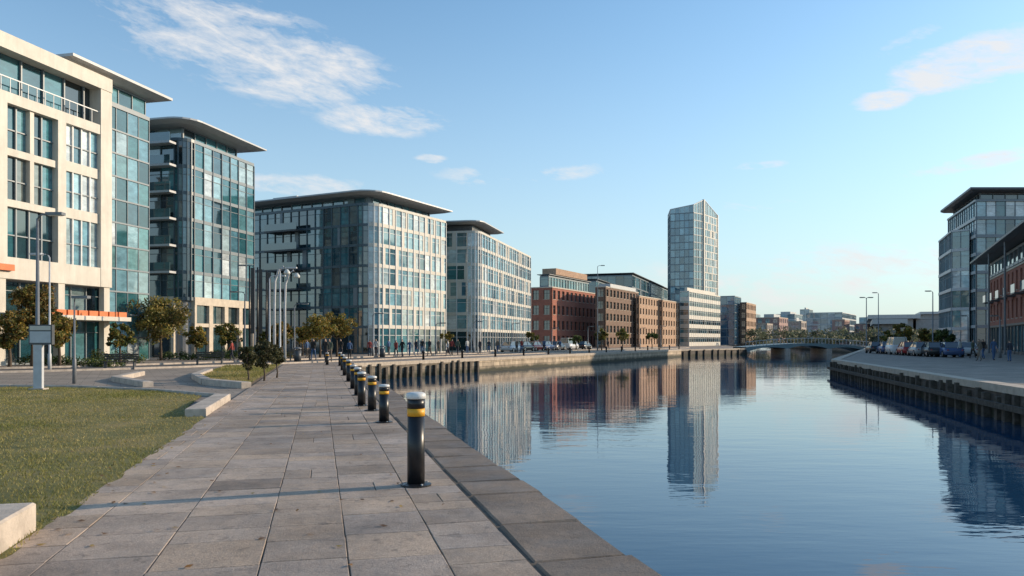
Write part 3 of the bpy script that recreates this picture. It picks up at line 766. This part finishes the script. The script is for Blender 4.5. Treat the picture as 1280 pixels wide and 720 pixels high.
def tree(name, x, y, h, cr, cols, trunk=.35, clumps=34, per=70, leaf=.11, tr=.09):
    B = Obj(name, (x, y, 0)); p = B.part('trunk', BARK, True); B.part('x', BARK); zt = h*trunk
    top = Vector((x+R.uniform(-.1, .1), y, h*.85)); fork = Vector((x, y, zt))
    B.tube(p, [(x, y, -.05), (x+.03, y, zt*.5), tuple(fork), tuple(fork.lerp(top, .5)), tuple(top)], [tr*1.4, tr, tr*.8, tr*.5, tr*.15], 7)
    cs = []; rs = []
    for i in range(clumps):
        a = R.random()*6.283; v = R.uniform(-1, 1); q = R.random()**.4
        zc = zt+(h-zt)*.5; rz = (h-zt)*.48
        sh = math.sqrt(max(0, 1-v*v)); q2 = q*(1+.25*math.sin(3*a+x))
        c = Vector((x+math.cos(a)*cr*sh*q2, y+math.sin(a)*cr*sh*q2, zc+v*rz*q))
        cs.append(tuple(c)); rs.append(cr*R.uniform(.2, .36))
        if i % 3 == 0:
            st = fork.lerp(top, R.uniform(0, .6)); mid_ = st.lerp(c, .5)+Vector((0, 0, .1))
            B.tube(p, [tuple(st), tuple(mid_), tuple(c)], [tr*.4, tr*.25, tr*.1], 5, False)
    e = B.finish()
    L = leafobj('crown', cs, rs, per, leaf, cols)
    scene.collection.objects.link(L); L.parent = e; L.location = (-x, -y, 0)
    return e
def T(px, Y, ytop, w, cols, **k):
    x, y = PX(px, Y); tree(k.pop('name', 'street_tree'), x, y, CH+(HY-ytop)/F*Y, w/F*Y/2, cols, **k)
T(201, 62, 368, 66, [(.16, .15, .03), (.21, .16, .04), (.10, .11, .025), (.24, .17, .04)], clumps=70, per=95, trunk=.28)
T(40, 48, 354, 54, ORG, clumps=60, per=90, trunk=.4)
T(74, 46, 384, 46, ORG+AUT, clumps=42, per=80)
T(12, 44, 390, 44, ORG+AUT, clumps=42, per=80)
T(400, 72, 394, 42, AUT, clumps=46, per=75); T(421, 76, 389, 38, AUT, clumps=46, per=75); T(352, 66, 402, 34, ORG, clumps=36); T(378, 80, 404, 32, AUT, clumps=36); T(440, 92, 408, 26, AUT, clumps=30); T(285, 70, 404, 32, GRN+AUT, clumps=34)
T(245, 66, 408, 28, AUT, clumps=30); T(333, 72, 406, 28, GRN+AUT, clumps=30); T(150, 52, 405, 30, GRN+AUT, clumps=30)
T(310, 29, 430, 26, OLV, clumps=30, leaf=.05, per=110, tr=.035, name='young_tree'); T(330, 30.5, 427, 32, OLV, clumps=34, leaf=.05, per=110, tr=.035, name='young_tree'); T(346, 33, 430, 26, OLV, clumps=30, leaf=.05, per=110, tr=.035, name='young_tree')
T(1130, 98, 403, 22, AUT, clumps=24, leaf=.16); T(1182, 92, 412, 28, GRN, clumps=26, leaf=.16); T(1160, 100, 410, 22, AUT, clumps=24, leaf=.16); T(1112, 106, 412, 18, GRN+AUT, clumps=20, leaf=.16)
T(752, 122, 411, 18, GRN+AUT, clumps=20, leaf=.16, per=60); T(778, 130, 411, 20, GRN+AUT, clumps=20, leaf=.16, per=60); T(720, 126, 416, 14, GRN, clumps=16, leaf=.16, per=60); T(560, 98, 414, 16, AUT, clumps=18, leaf=.12, per=60); T(665, 118, 413, 16, GRN+AUT, clumps=18, leaf=.14, per=60); T(815, 150, 414, 16, GRN, clumps=16, leaf=.18, per=60)
def hedge(px0, px1, Y, h, cols=GRN, name='hedge'):
    a = PX(px0, Y); b_ = PX(px1, Y); cs = []; n = int((b_[0]-a[0])/.35)+2
    for i in range(n):
        for k in range(3):
            cs.append((a[0]+(b_[0]-a[0])*i/n+R.uniform(-.2, .2), Y+R.uniform(-.5, .5), R.uniform(.1, h*.75)*(.7+.5*math.sin(i*.9)**2)))
    o = leafobj(name, cs, [.35]*len(cs), 45, .07, cols); scene.collection.objects.link(o)
hedge(118, 180, 55, 1.0); hedge(205, 262, 63, .8); hedge(265, 300, 68, .9); hedge(262, 290, 64, .7); hedge(30, 100, 50, .7); hedge(330, 372, 70, .8, GRN+AUT); hedge(100, 150, 47, .5)
def mass():
    cs = []; rs = []
    for i in range(190):
        px = R.uniform(935, 1190); Y = R.uniform(205, 250); x, y = PX(px, Y); cs.append((x, y, R.uniform(.6, 4.2))); rs.append(R.uniform(1.2, 2.2))
    o = leafobj('distant_trees', cs, rs, 70, .35, [(.13, .15, .09), (.10, .12, .07), (.17, .16, .09)]); scene.collection.objects.link(o)
mass()

# ------------------------------------------------------------ bollards
def bollard(px, Y, h, r=.098):
    x, y = PX(px, Y); B = Obj('bollard', (x, y, .03)); z = .03
    b_ = B.part('post', BLACKP, True); k = h
    B.tube(B.part('base_plate', BLACKP), [(x, y, z), (x, y, z+.018), (x, y, z+.03)], [r*1.75, r*1.75, r*1.2], 28)
    B.tube(b_, [(x, y, z+.028), (x, y, z+k*.745)], [r, r*.98], 28)
    B.tube(B.part('reflective_band', YEL, True), [(x, y, z+k*.745), (x, y, z+k*.825)], [r*1.01, r*1.01], 28)
    B.tube(b_, [(x, y, z+k*.825), (x, y, z+k*.93)], [r*.99, r*.99], 28)
    B.tube(B.part('cap', CAP, True), [(x, y, z+k*.928), (x, y, z+k*.935), (x, y, z+k*.975), (x, y, z+k*.992), (x, y, z+k)], [r*1.02, r*1.12, r*1.12, r*.96, r*.55], 28)
    for a in range(4):
        q = (x+math.cos(a*1.57+.6)*r*1.45, y+math.sin(a*1.57+.6)*r*1.45); B.tube(B.part('bolts', POLEW), [(*q, z+.018), (*q, z+.034)], [.012, .012], 6)
    B.finish()
for px, Y, h in [(520, 8.56, 1.04), (480, 15.1, .75), (465, 17.6, .80), (452, 18.9, .84), (447, 22.5, .82), (441.5, 25.5, .8), (436, 30, .85), (431, 35, .85), (428, 41, .85), (425, 48, .85), (409, 50, .8)]:
    bollard(px, Y, h)
for k in range(14):
    Y = 62+k*5.5; x = 2.29-.25*52.8+.506*(Y-52.8)-.9
    B = Obj('mooring_post', (x, Y, 0)); p = B.part('post', BLACKP, True)
    B.tube(p, [(x, Y, 0), (x, Y, .6), (x, Y, .62), (x, Y, .75), (x, Y, .8)], [.1, .09, .14, .14, .06], 12); B.finish(True)

# ------------------------------------------------------------ lamps, poles, sign
def lamp(px, Y, ytop, arm=.9, dirx=1, mat=POLE, r=.06, name='street_lamp', double=False):
    x, y = PX(px, Y); h = CH+(HY-ytop)/F*Y
    B = Obj(name, (x, y, 0)); p = B.part('pole', mat, True)
    B.tube(p, [(x, y, 0), (x, y, .9), (x, y, .95), (x, y, h-.15)], [r*1.6, r*1.5, r, r*.6], 10)
    for s in ((dirx, -dirx) if double else (dirx,)):
        B.tube(B.part('arm', mat, True), [(x, y, h-.25), (x+s*arm*.12, y, h-.06), (x+s*arm*.4, y, h), (x+s*arm, y, h+.02)], [r*.6, r*.5, r*.45, r*.4], 8)
        fr = ((x+s*arm, y), (1, 0), (0, -1)); a0, a1 = (-.1, .5) if s > 0 else (-.5, .1)
        B.box(B.part('lamp_head', mat), fr, a0, a1, h-.03, h+.07, -.13, .13); B.box(B.part('lens', LAMPG), fr, a0+.06, a1-.06, h-.05, h-.032, -.1, .1)
    B.finish()
lamp(47, 28, 268, .45, 1, r=.075)
lamp(62, 41, 318, .5, -1, POLEW)
lamp(93, 29, 372, .05, 1, r=.045)
for px, Y, yt in [(306, 62, 365), (318, 60, 332), (337, 58, 345), (350, 55, 335), (368, 66, 380)]:
    lamp(px, Y, yt, .7, R.choice([1, -1]), R.choice([POLE, POLEW]), r=.08)
for px, Y, yt in [(466, 78, 392), (545, 84, 404), (592, 96, 402), (640, 105, 404), (690, 120, 410), (747, 120, 332), (735, 135, 408), (800, 145, 410), (826, 150, 408)]:
    lamp(px, Y, yt, .6, 1, POLE, r=.07)
for px, Y, yt in [(1083, 100, 372), (1098, 112, 366), (1166, 88, 364), (1250, 70, 395), (1210, 95, 395)]:
    lamp(px, Y, yt, .35, -1, POLE, r=.08, double=px == 1083)
def banner(px, Y, ytop):
    x, y = PX(px, Y); h = CH+(HY-ytop)/F*Y; B = Obj('banner_pole', (x, y, 0))
    B.tube(B.part('pole', BLACKP, True), [(x, y, 0), (x, y, h)], [.08, .06], 8)
    fr = ((x, y), (.9, .43), (.43, -.9)); B.box(B.part('banner', BLACKP), fr, .08, .34, h*.3, h-.15, -.02, .02); B.finish()
for px, Y, yt in ((312, 56, 332), (322, 57.5, 334), (333, 59, 338)): banner(px, Y, yt)
for px, Y, yt in ((343, 52, 333), (356, 54, 338)):
    x, y = PX(px, Y); h = CH+(HY-yt)/F*Y; B = Obj('curved_street_lamp', (x, y, 0)); p = B.part('pole', POLEW, True)
    B.tube(p, [(x, y, 0), (x, y, h*.6), (x+.05, y, h*.85), (x+.3, y, h*.97), (x+.6, y, h), (x+.85, y, h*.96)], [.11, .09, .08, .07, .06, .05], 10)
    B.tube(B.part('lamp_head', LAMPG, True), [(x+.85, y, h*.97), (x+.85, y, h*.94), (x+.85, y, h*.92)], [.08, .22, .2], 12); B.finish()
def sign():
    x, y = PX(49, 25.1); B = Obj('information_sign', (x, y, 0)); fr = ((x, y), (1, 0), (0, -1))
    B.box(B.part('pillar', POLEW), fr, -.16, .12, 0, 1.62, -.06, .06)
    B.box(B.part('panel', DGREY), fr, -.3, .46, 1.5, 2.15, -.075, .075)
    B.box(B.part('panel_face', POLEW), fr, -.26, .42, 1.56, 1.93, .076, .082); B.box(B.part('panel_header', WHITE), fr, -.26, .42, 1.97, 2.11, .076, .082)
    B.box(B.part('base', CONC), fr, -.26, .22, -.05, .08, -.16, .16); B.finish()
sign()
def bench(px, Y, ang=0):
    x, y = PX(px, Y); u = (math.cos(ang), math.sin(ang)); fr = ((x, y), u, (u[1], -u[0])); B = Obj('bench', (x, y, 0))
    for k in range(4): B.box(B.part('seat', TIMBER), fr, -.9, .9, .42, .46, -.22+k*.12, -.12+k*.12)
    for k in range(3): B.box(B.part('backrest', TIMBER), fr, -.9, .9, .55+k*.12, .64+k*.12, -.3, -.27)
    for a in (-.75, .75): B.box(B.part('legs', DGREY), fr, a-.03, a+.03, 0, .42, -.2, .2); B.box(B.part('legs', DGREY), fr, a-.03, a+.03, .4, .9, -.34, -.305)
    B.finish()
bench(262, 50, .2); bench(150, 43, .2); bench(375, 62, .4)
def bin_(px, Y):
    x, y = PX(px, Y); B = Obj('litter_bin', (x, y, 0)); B.tube(B.part('body', DGREY, True), [(x, y, 0), (x, y, .85)], [.26, .28], 16); B.tube(B.part('lid', POLE, True), [(x, y, .97), (x, y, 1.03), (x, y, 1.1)], [.3, .3, .15], 16)
    for s in (-1, 1): B.tube(B.part('lid_posts', POLE), [(x+s*.22, y, .84), (x+s*.22, y, .98)], [.02, .02], 6)
    B.finish()
bin_(372, 58); bin_(478, 74)

# ------------------------------------------------------------ bridge
def bridge():
    A = (45.5, 149.5); E = (70, 150); fr, L = frame(A, E); W = 8
    B = Obj('bridge', (*A, 0)); p = B.part('deck', simple('bridge_steel', (.17, .24, .25), .55, 2, .15)); n = 36; spans = 3
    O, u, nn = fr
    def P(a, q, z): return (O[0]+u[0]*a+nn[0]*q, O[1]+u[1]*a+nn[1]*q, z)
    top = lambda a: .25+.75*math.sin(math.pi*a/L)
    def bot(a):
        t = (a/L*spans) % 1; return top(a)-.45-.55*(abs(2*t-1)**2.2)
    for i in range(n):
        a, b_ = L*i/n, L*(i+1)/n
        ba, bb = bot(a+1e-4), bot(b_-1e-4)
        B.face(p, [P(a, 0, ba), P(b_, 0, bb), P(b_, 0, top(b_)), P(a, 0, top(a))]); B.face(p, [P(a, 0, top(a)), P(b_, 0, top(b_)), P(b_, -W, top(b_)), P(a, -W, top(a))])
        B.face(p, [P(a, -W, ba), P(b_, -W, bb), P(b_, 0, bb), P(a, 0, ba)]); B.face(p, [P(b_, -W, bb), P(a, -W, ba), P(a, -W, top(a)), P(b_, -W, top(b_))])
        B.box(B.part('railing', LGREY), fr, a, a+.08, top(a), top(a)+1.0, -.12, -.04)
        B.tube(B.part('handrail', LGREY), [P(a, -.08, top(a)+1.0), P(b_, -.08, top(b_)+1.0)], [.06, .06], 6)
    for k in (1, 2):
        B.box(B.part('piers', CONC), fr, L*k/3-.5, L*k/3+.5, -3, top(L*k/3)-.95, -W+.3, .3)
    B.finish()
bridge()

# ------------------------------------------------------------ people
def person_mesh(pose):
    st, arm = pose
    v = [(0, 0, .95), (0, 0, 1.12), (0, .01, 1.34), (0, 0, 1.47), (0, .01, 1.54), (0, .015, 1.66), (0, .01, 1.72)]
    r = [.13, .12, .15, .07, .055, .095, .05]
    e = [(0, 1), (1, 2), (2, 3), (3, 4), (4, 5), (5, 6)]
    def add(q, rad, par): v.append(q); r.append(rad); e.append((par, len(v)-1)); return len(v)-1
    add((0, .11, 1.63), .02, 5)
    for s in (-1, 1):
        sh = add((s*.17, 0, 1.41), .065, 2); el = add((s*.22, -s*arm*.5-.02, 1.14), .045, sh); wr = add((s*.22, -s*arm+.06, .92), .032, el); add((s*.21, -s*arm+.09, .83), .035, wr)
        hp = add((s*.09, 0, .88), .095, 0); kn = add((s*.1, s*st*.5+.04, .49), .065, hp); an = add((s*.1, s*st-.03, .09), .042, kn); add((s*.11, s*st+.11, .045), .04, an)
    me = bpy.data.meshes.new('figure'); me.from_pydata(v, e, []); o = bpy.data.objects.new('tmp', me); scene.collection.objects.link(o)
    md = o.modifiers.new('s', 'SKIN')
    for i, sv in enumerate(me.skin_vertices[0].data): sv.radius = (r[i], r[i]*(.72 if i in (0, 1, 2) else 1)); sv.use_root = i == 0
    md.use_smooth_shade = True
    o.modifiers.new('u', 'SUBSURF').levels = 1
    dg = bpy.context.evaluated_depsgraph_get(); ev = o.evaluated_get(dg); m2 = bpy.data.meshes.new_from_object(ev); bpy.data.objects.remove(o)
    idx = []
    for pl in m2.polygons:
        c = pl.center
        k = 3 if c.z < .1 else (1 if c.z < .93 and abs(c.x) < .17 else (0 if c.z < 1.49 else 2))
        if abs(c.x) > .16 and .7 < c.z < .9: k = 2
        if c.z > 1.64 and (c.y < .05 or c.z > 1.72): k = 4
        if c.z > 1.55 and c.y < -.02: k = 4
        idx.append(k)
    m2.materials.clear()
    return m2, idx
PM = [person_mesh(q) for q in ((.0, .03), (.2, .16), (-.22, -.16), (.12, .08))]
SK = simple('skin', (.45, .28, .2), .6, 5, .05); HAIR = simple('hair', (.04, .025, .015), .7, 5, .2)
CL = [simple('cloth_%d' % i, c, .85, 6, .15) for i, c in enumerate([(.03, .035, .05), (.3, .05, .04), (.05, .1, .2), (.5, .5, .48), (.02, .02, .02), (.16, .13, .1), (.08, .1, .07)])]
def person(px, Y, ang):
    q_, idx = R.choice(PM); m_ = q_.copy()
    for q in (R.choice(CL), R.choice([CL[0], CL[4], CL[5], CL[2]]), SK, CL[4], HAIR): m_.materials.append(q)
    m_.polygons.foreach_set('material_index', idx)
    o = bpy.data.objects.new('pedestrian', m_); x, y = PX(px, Y); s = R.uniform(.95, 1.04); o.location = (x, y, 0.01); o.scale = (s, s, s); o.rotation_euler = (0, 0, ang); scene.collection.objects.link(o)
for px, Y, a in [(407, 56, 3.0), (412, 57, 3.1), (437, 66, .4), (495, 72, -.5), (503, 73, 2.6), (520, 80, -.4), (537, 78, 2.5), (565, 84, -.5), (572, 84, -.4), (600, 92, 2.6), (622, 98, -.5), (646, 100, 2.6), (652, 100, 2.4), (384, 70, 1.2), (560, 76, 1.5), (680, 112, -.5),
                 (1200, 72, .5), (1216, 68, 3.4), (1229, 66, .3), (1242, 62, 3.2), (1150, 92, .4), (1262, 58, .2), (1140, 86, 2.8), (290, 60, 1.6), (300, 60.5, 1.8), (462, 75, .3), (470, 76, 3.), (486, 84, 1.), (512, 78, 2.9), (528, 86, .2), (548, 88, 3.0), (584, 90, .8), (611, 96, 3.1), (392, 62, 2.9), (370, 74, .5), (426, 72, 3.), (700, 116, .4), (760, 128, .4), (1180, 80, 2.), (1224, 60, .6)]:
    person(px, Y, a)

# ------------------------------------------------------------ cars
TYRE = simple('tyre', (.015, .015, .015), .9, 5, .2); RIM = simple('rim', (.35, .36, .37), .35, 5, .1, metal=.8)
def car(px, Y, ang, col, van=False):
    x0, y0 = PX(px, Y); B = Obj('parked_van' if van else 'parked_car', (x0, y0, 0))
    cs, sn = math.cos(ang), math.sin(ang)
    def W(x, y, z): return (x0+x*cs-y*sn, y0+x*sn+y*cs, z)
    key = 'car_paint_%d' % col[3]; paint = MATS.get(key) or simple(key, col[:3], .25, 1, .03)
    bp = B.part('body', paint, True)
    st = [(-2.1, .45, .62, .70), (-2.05, .28, .85, .80), (-1.6, .22, .93, .86), (-.5, .22, .93, .88), (.7, .22, .92, .88), (1.5, .22, .80, .86), (2.0, .26, .66, .76), (2.1, .38, .52, .66)]
    if van: st = [(-2.3, .4, 1.0, .8), (-2.28, .25, 1.1, .86), (-1, .22, 1.1, .9), (1, .22, 1.1, .9), (1.5, .22, 1.05, .88), (2.2, .26, .85, .8), (2.3, .4, .6, .7)]
    base = len(bp['v'])
    for x, zb, zt, hw in st:
        for y, z in ((-hw, zb+.1), (-hw*1.0, (zb+zt)/2), (-hw*.94, zt-.03), (-hw*.8, zt), (hw*.8, zt), (hw*.94, zt-.03), (hw, (zb+zt)/2), (hw, zb+.1), (hw*.85, zb), (-hw*.85, zb)): bp['v'].append(W(x, y, z))
    k = 10
    for i in range(len(st)-1):
        for j in range(k):
            a = base+i*k+j; b_ = base+i*k+(j+1) % k; bp['f'].append((a, b_, b_+k, a+k)); bp['t'].append((1, 1, 1)); bp['uv'].append([(0, 0)]*4)
    bp['f'].append(tuple(base+j for j in range(k-1, -1, -1))); bp['f'].append(tuple(base+(len(st)-1)*k+j for j in range(k)))
    for _ in (0, 1): bp['t'].append((1, 1, 1)); bp['uv'].append([(0, 0)]*k)
    gl = B.part('windows', G)
    zr = 1.95 if van else 1.42; zb = 1.08 if van else .92
    xb, xr0, xr1, xf = (-2.22, -2.15, 1.0, 1.7) if van else (-1.85, -1.15, .35, 1.15)
    lo = [W(xb, -.74, zb), W(xf, -.74, zb), W(xf, .74, zb), W(xb, .74, zb)]; hi = [W(xr0, -.6, zr), W(xr1, -.6, zr), W(xr1, .6, zr), W(xr0, .6, zr)]
    for i in range(4):
        j = (i+1) % 4; B.face(gl, [lo[i], lo[j], hi[j], hi[i]], (.015, .02, .025))
    rf = B.part('roof', paint); B.prism(rf, [(h[0], h[1]) for h in hi], [(h[0], h[1]) for h in hi], zr, zr+.04)
    for i in range(4): B.tube(rf, [lo[i], hi[i]], [.045, .035], 6)
    for s in (-1, 1):
        m0, m1 = W(-.25, s*.75, zb), W(-.3, s*.61, zr); B.tube(rf, [m0, m1], [.04, .03], 6)
    for wx in (-1.3, 1.3):
        for s in (-1, 1):
            B.tube(B.part('tyres', TYRE, False), [W(wx, s*.68, .31), W(wx, s*.9, .31)], [.31, .31], 16); B.tube(B.part('rims', RIM), [W(wx, s*.9, .31), W(wx, s*.91, .31)], [.19, .17], 12)
    for s in (-1, 1):
        B.tube(B.part('headlights', LAMPG), [W(2.0, s*.55, .6), W(2.12, s*.53, .58)], [.1, .07], 8); B.tube(B.part('tail_lights', CL[1]), [W(-2.0, s*.62, .7), W(-2.13, s*.6, .7)], [.09, .07], 8)
    B.finish()
cc = [(.6, .6, .6, 0), (.02, .022, .025, 1), (.3, .02, .02, 2), (.05, .09, .2, 3), (.25, .26, .27, 4)]
a1 = math.atan2(1, .506)
for i, px in enumerate((640, 655, 668, 682, 696, 712, 730)): car(px, 104+i*5.2, a1, cc[i % 5], i == 5)
for i, (px, Y) in enumerate(((1094, 96), (1108, 92), (1120, 88), (1135, 83), (1150, 79), (1166, 76), (1186, 74), (1205, 80))): car(px, Y, a1+.2, cc[(i*2+1) % 5], i == 2)

# ------------------------------------------------------------ world, sun, camera
AZ = math.atan2(.94, .34); EL = math.radians(17)
w = bpy.data.worlds.new('World'); scene.world = w; w.use_nodes = True; nt = w.node_tree
bg = nt.nodes['Background']; sky = N(nt, 'ShaderNodeTexSky'); sky.sky_type = 'NISHITA'; sky.sun_disc = False
sky.sun_elevation = EL; sky.sun_rotation = AZ; sky.air_density = 1.0; sky.dust_density = .5; sky.ozone_density = 1.6
tc = N(nt, 'ShaderNodeTexCoord').outputs['Generated']; sp = N(nt, 'ShaderNodeSeparateXYZ'); nt.links.new(tc, sp.inputs[0])
az = mathn(nt, 'MULTIPLY', mathn(nt, 'ARCTAN2', sp.outputs[0], sp.outputs[1]), 57.2958)
el = mathn(nt, 'MULTIPLY', mathn(nt, 'ARCSINE', sp.outputs[2]), 57.2958)
cmb = N(nt, 'ShaderNodeCombineXYZ'); nt.links.new(az, cmb.inputs[0]); nt.links.new(mathn(nt, 'ADD', mathn(nt, 'MULTIPLY', el, 3.0), mathn(nt, 'MULTIPLY', az, .45)), cmb.inputs[1])
nz = noise(nt, cmb.outputs[0], .15, 9, .62, dist=.5); nzf = noise(nt, cmb.outputs[0], .6, 8, .65, dist=.4)
clouds = [(-18.5, 19.6, 11, 3.2, -.18, 1.05), (-9.6, 15.8, 5.0, 1.3, .0, 1.05), (31, 17.2, 5.5, 1.7, .10, 1.3), (25.8, 15.7, 2.2, .8, 0, 1.3), (-16, 11.0, 6, .9, 0, .9), (31, 11.2, 4.5, .6, .1, 1.0), (-2.5, 12.0, 3.5, .8, -.05, .7), (4, 12.2, 4, .6, .1, .65), (22, 4.4, 17, 2.4, .04, .8), (-6, 13.2, 1.4, .4, 0, .9), (18, 12.2, 2.2, .35, 0, .75), (18, 9.5, 4, .5, 0, .5), (27, 19, 3, .6, .3, .5)]
tot = None
for ca, ce, ra, re, tl, k in clouds:
    dx = mathn(nt, 'SUBTRACT', az, ca); dy = mathn(nt, 'SUBTRACT', el, ce); dy = mathn(nt, 'SUBTRACT', dy, mathn(nt, 'MULTIPLY', dx, tl))
    q = mathn(nt, 'ADD', mathn(nt, 'POWER', mathn(nt, 'ABSOLUTE', mathn(nt, 'DIVIDE', dx, ra)), 2), mathn(nt, 'POWER', mathn(nt, 'ABSOLUTE', mathn(nt, 'DIVIDE', dy, re)), 2))
    q = mathn(nt, 'MULTIPLY', mathn(nt, 'SUBTRACT', 1.3, q, clamp=True), k)
    tot = q if tot is None else mathn(nt, 'MAXIMUM', tot, q)
d = mathn(nt, 'ADD', mathn(nt, 'MULTIPLY', nz, 1.6), mathn(nt, 'MULTIPLY', nzf, .9))
d = mathn(nt, 'SUBTRACT', mathn(nt, 'ADD', d, mathn(nt, 'MULTIPLY', tot, .5)), 1.47)
d = mathn(nt, 'MULTIPLY', mathn(nt, 'MULTIPLY', d, 1.9, clamp=True), mathn(nt, 'MULTIPLY', tot, 1.4, clamp=True), clamp=True)
skc = mixc(nt, 1., sky.outputs[0], (1.2, 1.47, 1.55), 'MULTIPLY')
hz = mathn(nt, 'SUBTRACT', 1.0, mathn(nt, 'DIVIDE', mathn(nt, 'ABSOLUTE', el), 28.0), clamp=True)
hz = mathn(nt, 'MULTIPLY', mathn(nt, 'POWER', hz, 1.8), .88)
skc = mixc(nt, hz, skc, (4.1, 4.75, 5.15))
fin = mixc(nt, mathn(nt, 'MULTIPLY', d, .88), skc, (6.0, 5.95, 5.95))
nt.links.new(fin, bg.inputs[0]); bg.inputs[1].default_value = .145
S = bpy.data.lights.new('sun', 'SUN'); S.energy = 5.0; S.angle = math.radians(.5); S.color = (1, .80, .58)
so = bpy.data.objects.new('sun', S); scene.collection.objects.link(so)
dv = Vector((math.sin(AZ)*math.cos(EL), math.cos(AZ)*math.cos(EL), math.sin(EL))); so.rotation_euler = dv.to_track_quat('Z', 'Y').to_euler(); so.location = (60, 20, 60)
cam = bpy.data.cameras.new('camera'); cam.lens = 27; cam.sensor_width = 36; cam.shift_y = 65/1280; cam.clip_end = 9000; cam.clip_start = .05
co = bpy.data.objects.new('camera', cam); co.location = (0, 0, CH); co.rotation_euler = (math.radians(90), 0, 0); scene.collection.objects.link(co); scene.camera = co
scene.view_settings.view_transform = 'Standard'; scene.view_settings.look = 'None'; scene.view_settings.exposure = 0
